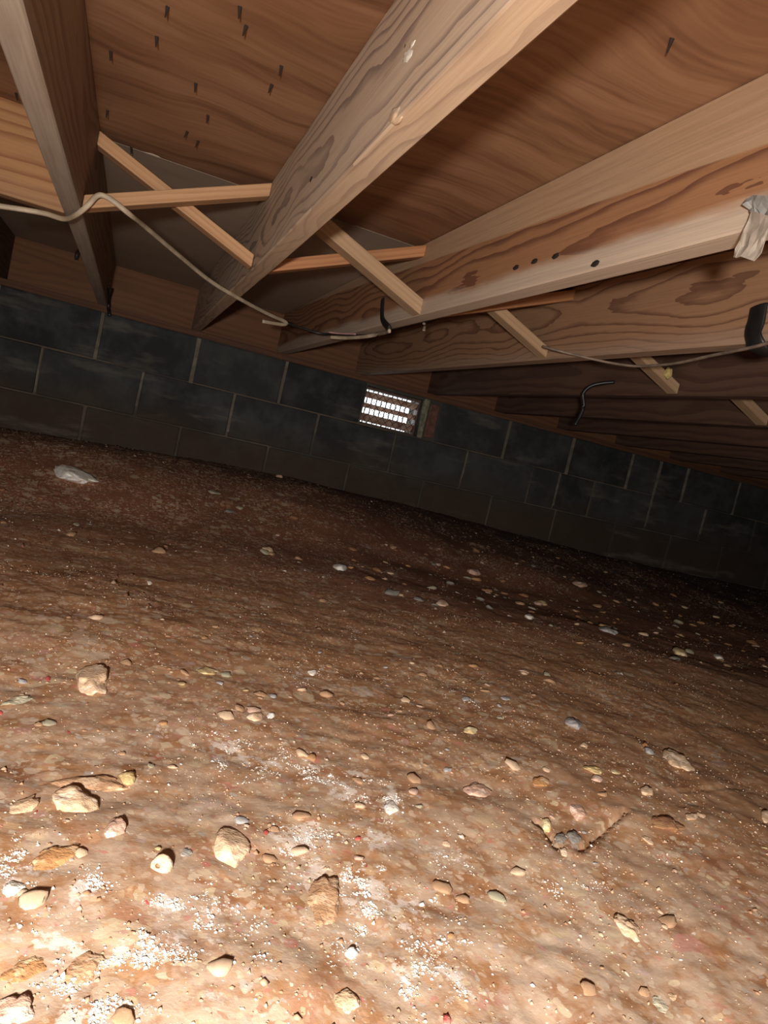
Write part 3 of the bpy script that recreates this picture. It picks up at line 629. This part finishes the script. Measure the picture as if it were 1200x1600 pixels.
ST = [
 (115, 743, 66, 36, 'white', 'flat pale slab of rubble near the block wall at far left', -.55, .5),
 (530, 888, 23, 18, 'white', 'lone whitish stone on bare dirt below the vent', 0, .8),
 (143, 1064, 56, 50, 'cream', 'jagged pale stone at left with a dark shadow along its upper right', .4, .8),
 (110, 1256, 72, 42, 'cream', 'cream oblong stone at left, larger of the two lying side by side', -.55, .6),
 (36, 1262, 54, 26, 'cream', 'cream oblong stone at the left edge, smaller of the two lying side by side', .25, .6),
 (140, 1226, 112, 26, 'tan', 'long flat tan stone half buried behind the larger cream oblong stone', -.2, .3),
 (198, 1216, 26, 24, 'yellow', 'small wedge stone at the right end of the long flat tan stone', .5, .9),
 (180, 1296, 38, 30, 'pink', 'pinkish round stone below the larger cream oblong stone', 0, .7),
 (358, 1324, 64, 52, 'cream', 'broad pale round stone in the lower left, right of the stone with a hole', 0, .5),
 (322, 1050, 38, 18, 'yellow', 'yellowish lump right of the jagged pale stone', 0, .6),
 (896, 1132, 28, 20, 'grey', 'bluish grey stone alone on brown dirt at right', -.5, .7),
 (1054, 1189, 52, 30, 'cream', 'tan oval stone half buried at right, below the bluish grey stone', -.7, .5),
 (903, 1268, 31, 26, 'pink', 'pinkish tan round stone just above the cracked dirt at right', 0, .6),
 (982, 1452, 44, 26, 'cream', 'pale bone-shaped stone in the lower right', -.3, .5),
 (1062, 1022, 22, 24, 'yellow', 'yellow cream stone on the dark crest at right', .6, .9),
 (1123, 1028, 15, 17, 'white', 'small white stone right of the yellow cream stone', 0, .8),
 (952, 987, 34, 16, 'grey', 'grey lilac stone lying long on the dark dirt at right', -.4, .6),
 (692, 943, 24, 15, 'pink', 'pale pink stone right of centre on the brown slope', -.2, .6),
 (846, 943, 24, 15, 'yellow', 'pale yellow stone in the rubble band at right', .2, .6),
 (905, 914, 26, 16, 'pink', 'pinkish white stone high in the rubble band at right', -.3, .7),
 (740, 895, 22, 14, 'pink', 'pinkish stone in the rubble below the right end of the vent', 0, .8),
 (826, 965, 17, 14, 'white', 'white angular chip just below the pale yellow stone', .3, .8),
 (745, 1237, 40, 22, 'pink', 'tan pink stone near the middle of the dirt, right of the white chips', .1, .5),
 (540, 1566, 46, 38, 'cream', 'pale cream stone at the bottom edge, left of the middle', .4, .5),
 (128, 1515, 76, 50, 'tan', 'big pale tan stone at lower left under white chips', .1, .4),
 (20, 1588, 60, 60, 'pink', 'big pinkish stone in the bottom left corner', 0, .5),
 (36, 1524, 84, 50, 'orange', 'big orange tan stone at the left edge above the corner stone', 0, .35),
 (85, 1342, 75, 38, 'orange', 'broad orange stone half buried at left below the cream stones', .1, .3),
 (1010, 1237, 22, 18, 'cream', 'cream lump on the crack line at right', .3, .8),
 (928, 1203, 34, 12, 'yellow', 'thin pale stone at right, left one of a row of crumbs', -.1, .6),
 (960, 1207, 24, 9, 'yellow', 'thin pale stone at right, right one of a row of crumbs', 0, .6),
 (932, 1218, 17, 14, 'pink', 'small pink crumb beneath the row of thin pale stones', 0, .7),
 (876, 1312, 20, 18, 'dark', 'dark grey stone wedged between the two cracks, left one', .2, .8),
 (896, 1310, 22, 18, 'dark', 'dark grey stone wedged between the two cracks, right one', -.3, .8),
 (853, 1288, 14, 22, 'yellow', 'yellowish crumb at the top of the left crack', .8, .7),
 (881, 1332, 12, 14, 'cream', 'small cream chip below the dark stones between the cracks', .4, .7),
 (1014, 1548, 15, 14, 'cream', 'left cream pebble on the grey green stone at lower right', 0, .8),
 (1052, 1560, 22, 18, 'cream', 'right cream pebble beside the grey green stone at lower right', .5, .7),
 (1034, 1576, 42, 28, 'greygreen', 'grey green stone near the bottom at right', 0, .4),
 (290, 1334, 24, 18, 'dark', 'dark grey shadowed stone left of the broad pale round stone', .2, .5),
 (735, 1143, 22, 13, 'yellow', 'cream yellow pebble in the middle right, left of the bluish grey stone', 0, .8),
 (727, 1093, 15, 12, 'grey', 'grey pebble in the upper of two small rows right of middle', .4, .7),
 (790, 1092, 17, 9, 'grey', 'flat light grey pebble right of middle', -.1, .7),
 (1008, 1165, 10, 10, 'orange', 'small orange pebble above the tan oval stone', 0, .7),
 (832, 1142, 0, 0, None, '', 0, 0),
 (912, 1165, 13, 11, 'cream', 'small cream pebble just below the bluish grey stone', 0, .8),
 (1080, 1277, 20, 12, 'cream', 'small pale pebble at right beside its twin, left of the two', .4, .7),
 (1096, 1275, 15, 10, 'cream', 'small pale pebble at right beside its twin, right of the two', -.2, .7),
 (1012, 1313, 22, 9, 'cream', 'thin slanting pale chip right of the cracks', -.6, .5),
 (1196, 1278, 16, 22, 'cream', 'pale stone cut by the right edge of the picture', 0, .7),
 (1040, 1290, 50, 24, 'brown', 'broad brown stone barely rising from the dirt right of the cracks', .1, .25),
 (845, 1222, 28, 18, 'orange', 'rounded orange brown clod right of middle', .1, .4),
 (487, 1051, 16, 11, 'white', 'white chip in the middle of the brown slope', 0, .7),
 (400, 1121, 26, 14, 'cream', 'cream pebble left of middle with a whiter one beside it', 0, .7),
 (424, 1119, 14, 10, 'white', 'white pebble touching the cream pebble left of middle', 0, .8),
 (120, 820, 10, 9, 'greygreen', 'little greenish pebble at left below the flat slab', 0, .8),
 (233, 911, 8, 10, 'white', 'tiny white pebble at left of the brown slope', 0, .8),
 (612, 1262, 24, 24, 'white', 'white broken piece near the middle of the dirt', -.8, .6),
 (632, 1535, 32, 22, 'white', 'bright white lump near the bottom, right of the cream bottom stone', 0, .6),
 (549, 1491, 23, 18, 'white', 'bright white chip above the cream bottom stone', .2, .7),
 (700, 1547, 34, 12, 'white', 'row of white bits right of the bright white lump near the bottom', -.1, .5),
 (505, 1405, 60, 60, 'tan', 'large grey brown clod at the bottom centre left of the white powder', .2, .2),
 (20, 1390, 36, 22, 'white', 'white chalky lump at the left edge', 0, .5),
 (30, 1096, 44, 18, 'greygreen', 'flat greenish pale stone at the left edge, level with the jagged pale stone', 0, .4),
 (290, 880, 0, 0, None, '', 0, 0),
 (150, 722, 0, 0, None, '', 0, 0),
 (436, 745, 12, 10, 'pink', 'round pinkish pebble on the dirt just below the block wall', 0, .9),
 (334, 770, 24, 9, 'greygreen', 'flat pale stone at upper left near the block wall', -.3, .5),
]
for k, (px, py, w_, h_, mt, lab, rot, fl) in enumerate(ST):
    if mt: stone(px, py, w_, h_, mt, lab, 100 + k * 7, rot, fl, rough=.55 if ('jagged' in lab or 'bone' in lab) else .38, sub=4 if w_ > 30 else 3, facets=8 if 'jagged' in lab else 5)
# stone with a dark hole: a snail-like ring of pale yellow stone
g = G(248, 1358); m_ = (Vector(g) - Vector(CAM)).dot(f_) / F
bm = bmesh.new(); R0, r0 = 10 * m_, 8.2 * m_
rings = []
for i in range(22):
    a = 2 * math.pi * i / 22; ring = []
    for j in range(10):
        b_ = 2 * math.pi * j / 10; k = 1 + .22 * mnoise.noise(Vector((math.cos(a) * 1.2, math.sin(a) * 1.2, 3.3))); rr = r0 * (k + .45 * math.cos(a + .3))
        ring.append(bm.verts.new(((R0 + rr * math.cos(b_)) * math.cos(a), (R0 + rr * math.cos(b_)) * math.sin(a), rr * math.sin(b_))))
    rings.append(ring)
for i in range(22):
    for j in range(10): bm.faces.new((rings[i][j], rings[(i + 1) % 22][j], rings[(i + 1) % 22][(j + 1) % 10], rings[i][(j + 1) % 10]))
bmesh.ops.recalc_face_normals(bm, faces=bm.faces)
o = link('holed_stone', bm_mesh(bm, 'holed_stone', True), SM['cream'], None, (g.x, g.y, g.z + r0 * .6)); o.rotation_euler = (.55, -.1, .3)
tag(o, 'pale cream stone with a dark round hole at lower left', 'stone')
# red chips
for k, (px, py, s) in enumerate([(415, 1303, 13), (582, 1503, 13), (698, 1595, 20), (664, 1387, 10), (572, 1355, 10), (740, 1483, 10), (370, 1523, 10), (230, 1412, 14), (75, 1061, 12), (105, 1146, 12), (56, 1270, 10), (60, 1208, 8), (1, 1114, 10), (640, 1570, 12), (165, 1065, 10), (560, 1310, 10)]):
    stone(px, py, s, s * .7, 'red', 'small red chip lying loose in the pale dirt', 900 + k, random.uniform(0, 3), .6, .3, group='red chips in the dirt', name='red_chip', cat='chip', sub=2)

# small pebbles, each its own object, sharing ten shapes
base = [stone_mesh('pebble', 2000 + k, 1, random.uniform(.6, .95), random.uniform(.4, .7), 2, .62, 7) for k in range(10)]
PM = {}
def pebble(x, y, r, mk, label, group):
    k = random.randrange(10)
    if (k, mk) not in PM:
        me_ = base[k].copy(); me_.materials.append(SM[mk]); PM[(k, mk)] = me_
    o = link('pebble', PM[(k, mk)], None, None, (x, y, gz(x, y) + r * .02)); o.scale = (r, r, r * .6); o.rotation_euler = (random.uniform(-.3, .3), random.uniform(-.3, .3), random.uniform(0, 6.3))
    return tag(o, label, 'pebble', group)
def inview(x, y, z):
    c = RC @ (np.array([x, y, z]) - CAM); 
    return c[2] > .1 and -20 < c[0] / c[2] * F + 600 < 1220 and 650 < c[1] / c[2] * F + 800 < 1640
CN = dict(cream='cream', tan='tan', pink='pinkish', orange='orange', yellow='yellowish', brown='brown', grey='blue grey', greygreen='grey green', dark='dark grey', white='white')
cnt = 0
while cnt < 145:                                        # near, paler dirt
    y = .36 + 1.0 * random.random() ** 1.3; x = random.uniform(-.25, .95)
    if not inview(x, y, gz(x, y)): continue
    r = random.choice((.0032, .004, .005, .0065, .008, .010, .012)) * random.uniform(.8, 1.2)
    mk = random.choice(('cream', 'cream', 'tan', 'pink', 'tan', 'tan', 'pink', 'orange', 'yellow', 'tan', 'grey', 'greygreen'))
    pebble(x, y, r, mk, 'small ' + CN[mk] + ' pebble sunk in the pale torchlit dirt of the foreground', CN[mk] + ' foreground pebbles'); cnt += 1
cnt = 0
while cnt < 150:                                        # far, darker dirt
    y = random.uniform(1.35, 3.05); x = random.uniform(-.4, 3.0)
    if random.random() > (.22 if x < .75 else 1.0) * (1.0 if abs(y - 2.25) < .55 else .35): continue
    if not inview(x, y, gz(x, y)): continue
    r = random.choice((.009, .011, .013, .017, .022)) * random.uniform(.8, 1.25)
    mk = random.choice(('pink', 'tan', 'tan', 'brown', 'brown', 'brown', 'greygreen', 'dark', 'dark', 'orange', 'orange', 'cream', 'tan'))
    pebble(x, y, r, mk, 'small ' + CN[mk] + ' stone in the darker red dirt toward the block wall', CN[mk] + ' stones toward the block wall'); cnt += 1

# grit nobody could count: crumbs of clay and chalk
def scatter(name, pts, sizes, mat, label, cat):
    pts = np.asarray(pts); n_ = len(pts); z = height(pts[:, 0], pts[:, 1]) - sizes * .25
    oc = np.array([[1, 0, 0], [-1, 0, 0], [0, 1, 0], [0, -1, 0], [0, 0, 1], [0, 0, -1]], float)
    fc = np.array([[0, 2, 4], [2, 1, 4], [1, 3, 4], [3, 0, 4], [2, 0, 5], [1, 2, 5], [3, 1, 5], [0, 3, 5]])
    V = oc[None] * (1 + .55 * (RNG.random((n_, 6, 1)) - .5)) * (np.array([1, .8, .6])[None, None] * (1 + .7 * (RNG.random((n_, 1, 3)) - .5))) * sizes[:, None, None]
    a = RNG.random(n_) * 6.283; ca, sa = np.cos(a)[:, None], np.sin(a)[:, None]
    x, y, zz = V[..., 0] * ca - V[..., 1] * sa, V[..., 0] * sa + V[..., 1] * ca, V[..., 2]
    tl_ = RNG.random((n_, 1)) * .8 - .4; zz = zz + x * tl_
    co = np.stack([x + pts[:, 0:1], y + pts[:, 1:2], zz + (z + sizes * .15)[:, None]], -1)
    me_ = bpy.data.meshes.new(name); me_.vertices.add(n_ * 6); me_.vertices.foreach_set('co', co.astype(np.float32).ravel())
    L = (fc[None] + (np.arange(n_) * 6)[:, None, None]).reshape(-1, 3); me_.loops.add(L.size); me_.loops.foreach_set('vertex_index', L.astype(np.int32).ravel())
    me_.polygons.add(len(L)); me_.polygons.foreach_set('loop_start', np.arange(0, L.size, 3, dtype=np.int32)); me_.update(calc_edges=True)
    return tag(link(name, me_, mat), label, cat, kind='stuff')
def grit_mat(name, stops, rough=.8):
    n = N(name); g_ = n.new('ShaderNodeNewGeometry'); c = n.ramp(g_.outputs['Random Per Island'], stops); n.t.nodes[-1]; 
    return n.done(c, rough, None, spec=.4)
def rnd_pts(n_, ya, yb, xa, xb, pw=1.0, clump=None):
    P = np.stack([xa + (xb - xa) * RNG.random(n_ * 3), ya + (yb - ya) * RNG.random(n_ * 3) ** pw], -1)
    d = vnoise(P[:, 0] * 9, P[:, 1] * 9, 77) + .6 * vnoise(P[:, 0] * 22, P[:, 1] * 22, 78)
    keep = RNG.random(n_ * 3) < np.clip(.45 + 1.3 * d, .05, 1); return P[keep][:n_]
p1 = rnd_pts(14000, .3, 1.7, -.35, 1.5, 1.5)
s1 = np.exp(RNG.normal(-6.6, .45, len(p1))).clip(.0006, .005)
scatter('dirt_crumbs', p1, s1, grit_mat('clay_crumbs', [(0, (.33, .17, .09)), (.3, (.42, .25, .15)), (.6, (.50, .34, .22)), (.8, (.60, .46, .33)), (.93, (.50, .25, .14)), (1, (.66, .55, .44))]), 'loose brown and tan crumbs scattered over the dirt', 'crumbs')
p2 = rnd_pts(6500, 1.3, 3.3, -.6, 4.5, 1.0)
s2 = np.exp(RNG.normal(-5.65, .5, len(p2))).clip(.001, .009)
scatter('gravel_crumbs', p2, s2, grit_mat('dark_red_gravel', [(0, (.11, .045, .025)), (.6, (.19, .085, .047)), (.8, (.27, .15, .09)), (.93, (.36, .26, .18)), (1, (.52, .44, .36))]), 'fine gravel in the darker red dirt toward the block wall', 'gravel')
# white chalky bits lying in loose patches
wp_ = []
for (px, py, sg, n_) in PATCH:
    g = G(px, py); m_ = (Vector(g) - Vector(CAM)).dot(f_) / F * sg
    q_ = np.stack([g.x + RNG.normal(0, m_ * .7, n_ * 16), g.y + RNG.normal(0, m_ * .9, n_ * 16)], -1)
    dn = vnoise(q_[:, 0] * 45, q_[:, 1] * 45, 310) + .7 * vnoise(q_[:, 0] * 110, q_[:, 1] * 110, 311)
    wp_.append(q_[RNG.random(len(q_)) < np.clip((dn - .12) * 2.2, .015, 1)][:int(n_ * 3)])
wp_ = np.concatenate(wp_); s3 = np.exp(RNG.normal(-7.05, .5, len(wp_))).clip(.0005, .005)
scatter('chalk_bits', wp_, s3, grit_mat('white_chalk', [(0, (.62, .52, .44)), (.5, (.80, .74, .68)), (1, (.90, .88, .86))], .5), 'white chalky bits strewn in loose patches over the foreground dirt', 'chalk')
p4 = rnd_pts(1500, .3, 2.6, -.4, 2.2, 1.2); s4 = np.exp(RNG.normal(-6.6, .4, len(p4))).clip(.0006, .003)  # white fragments, with specular glints put into their pale colour
scatter('mica_glints', p4, s4, grit_mat('white_flecks', [(0, (.70, .62, .55)), (1, (.92, .90, .88))], .3), 'tiny white flecks sprinkled across the brown dirt', 'flecks')
bpy.context.view_layer.update()
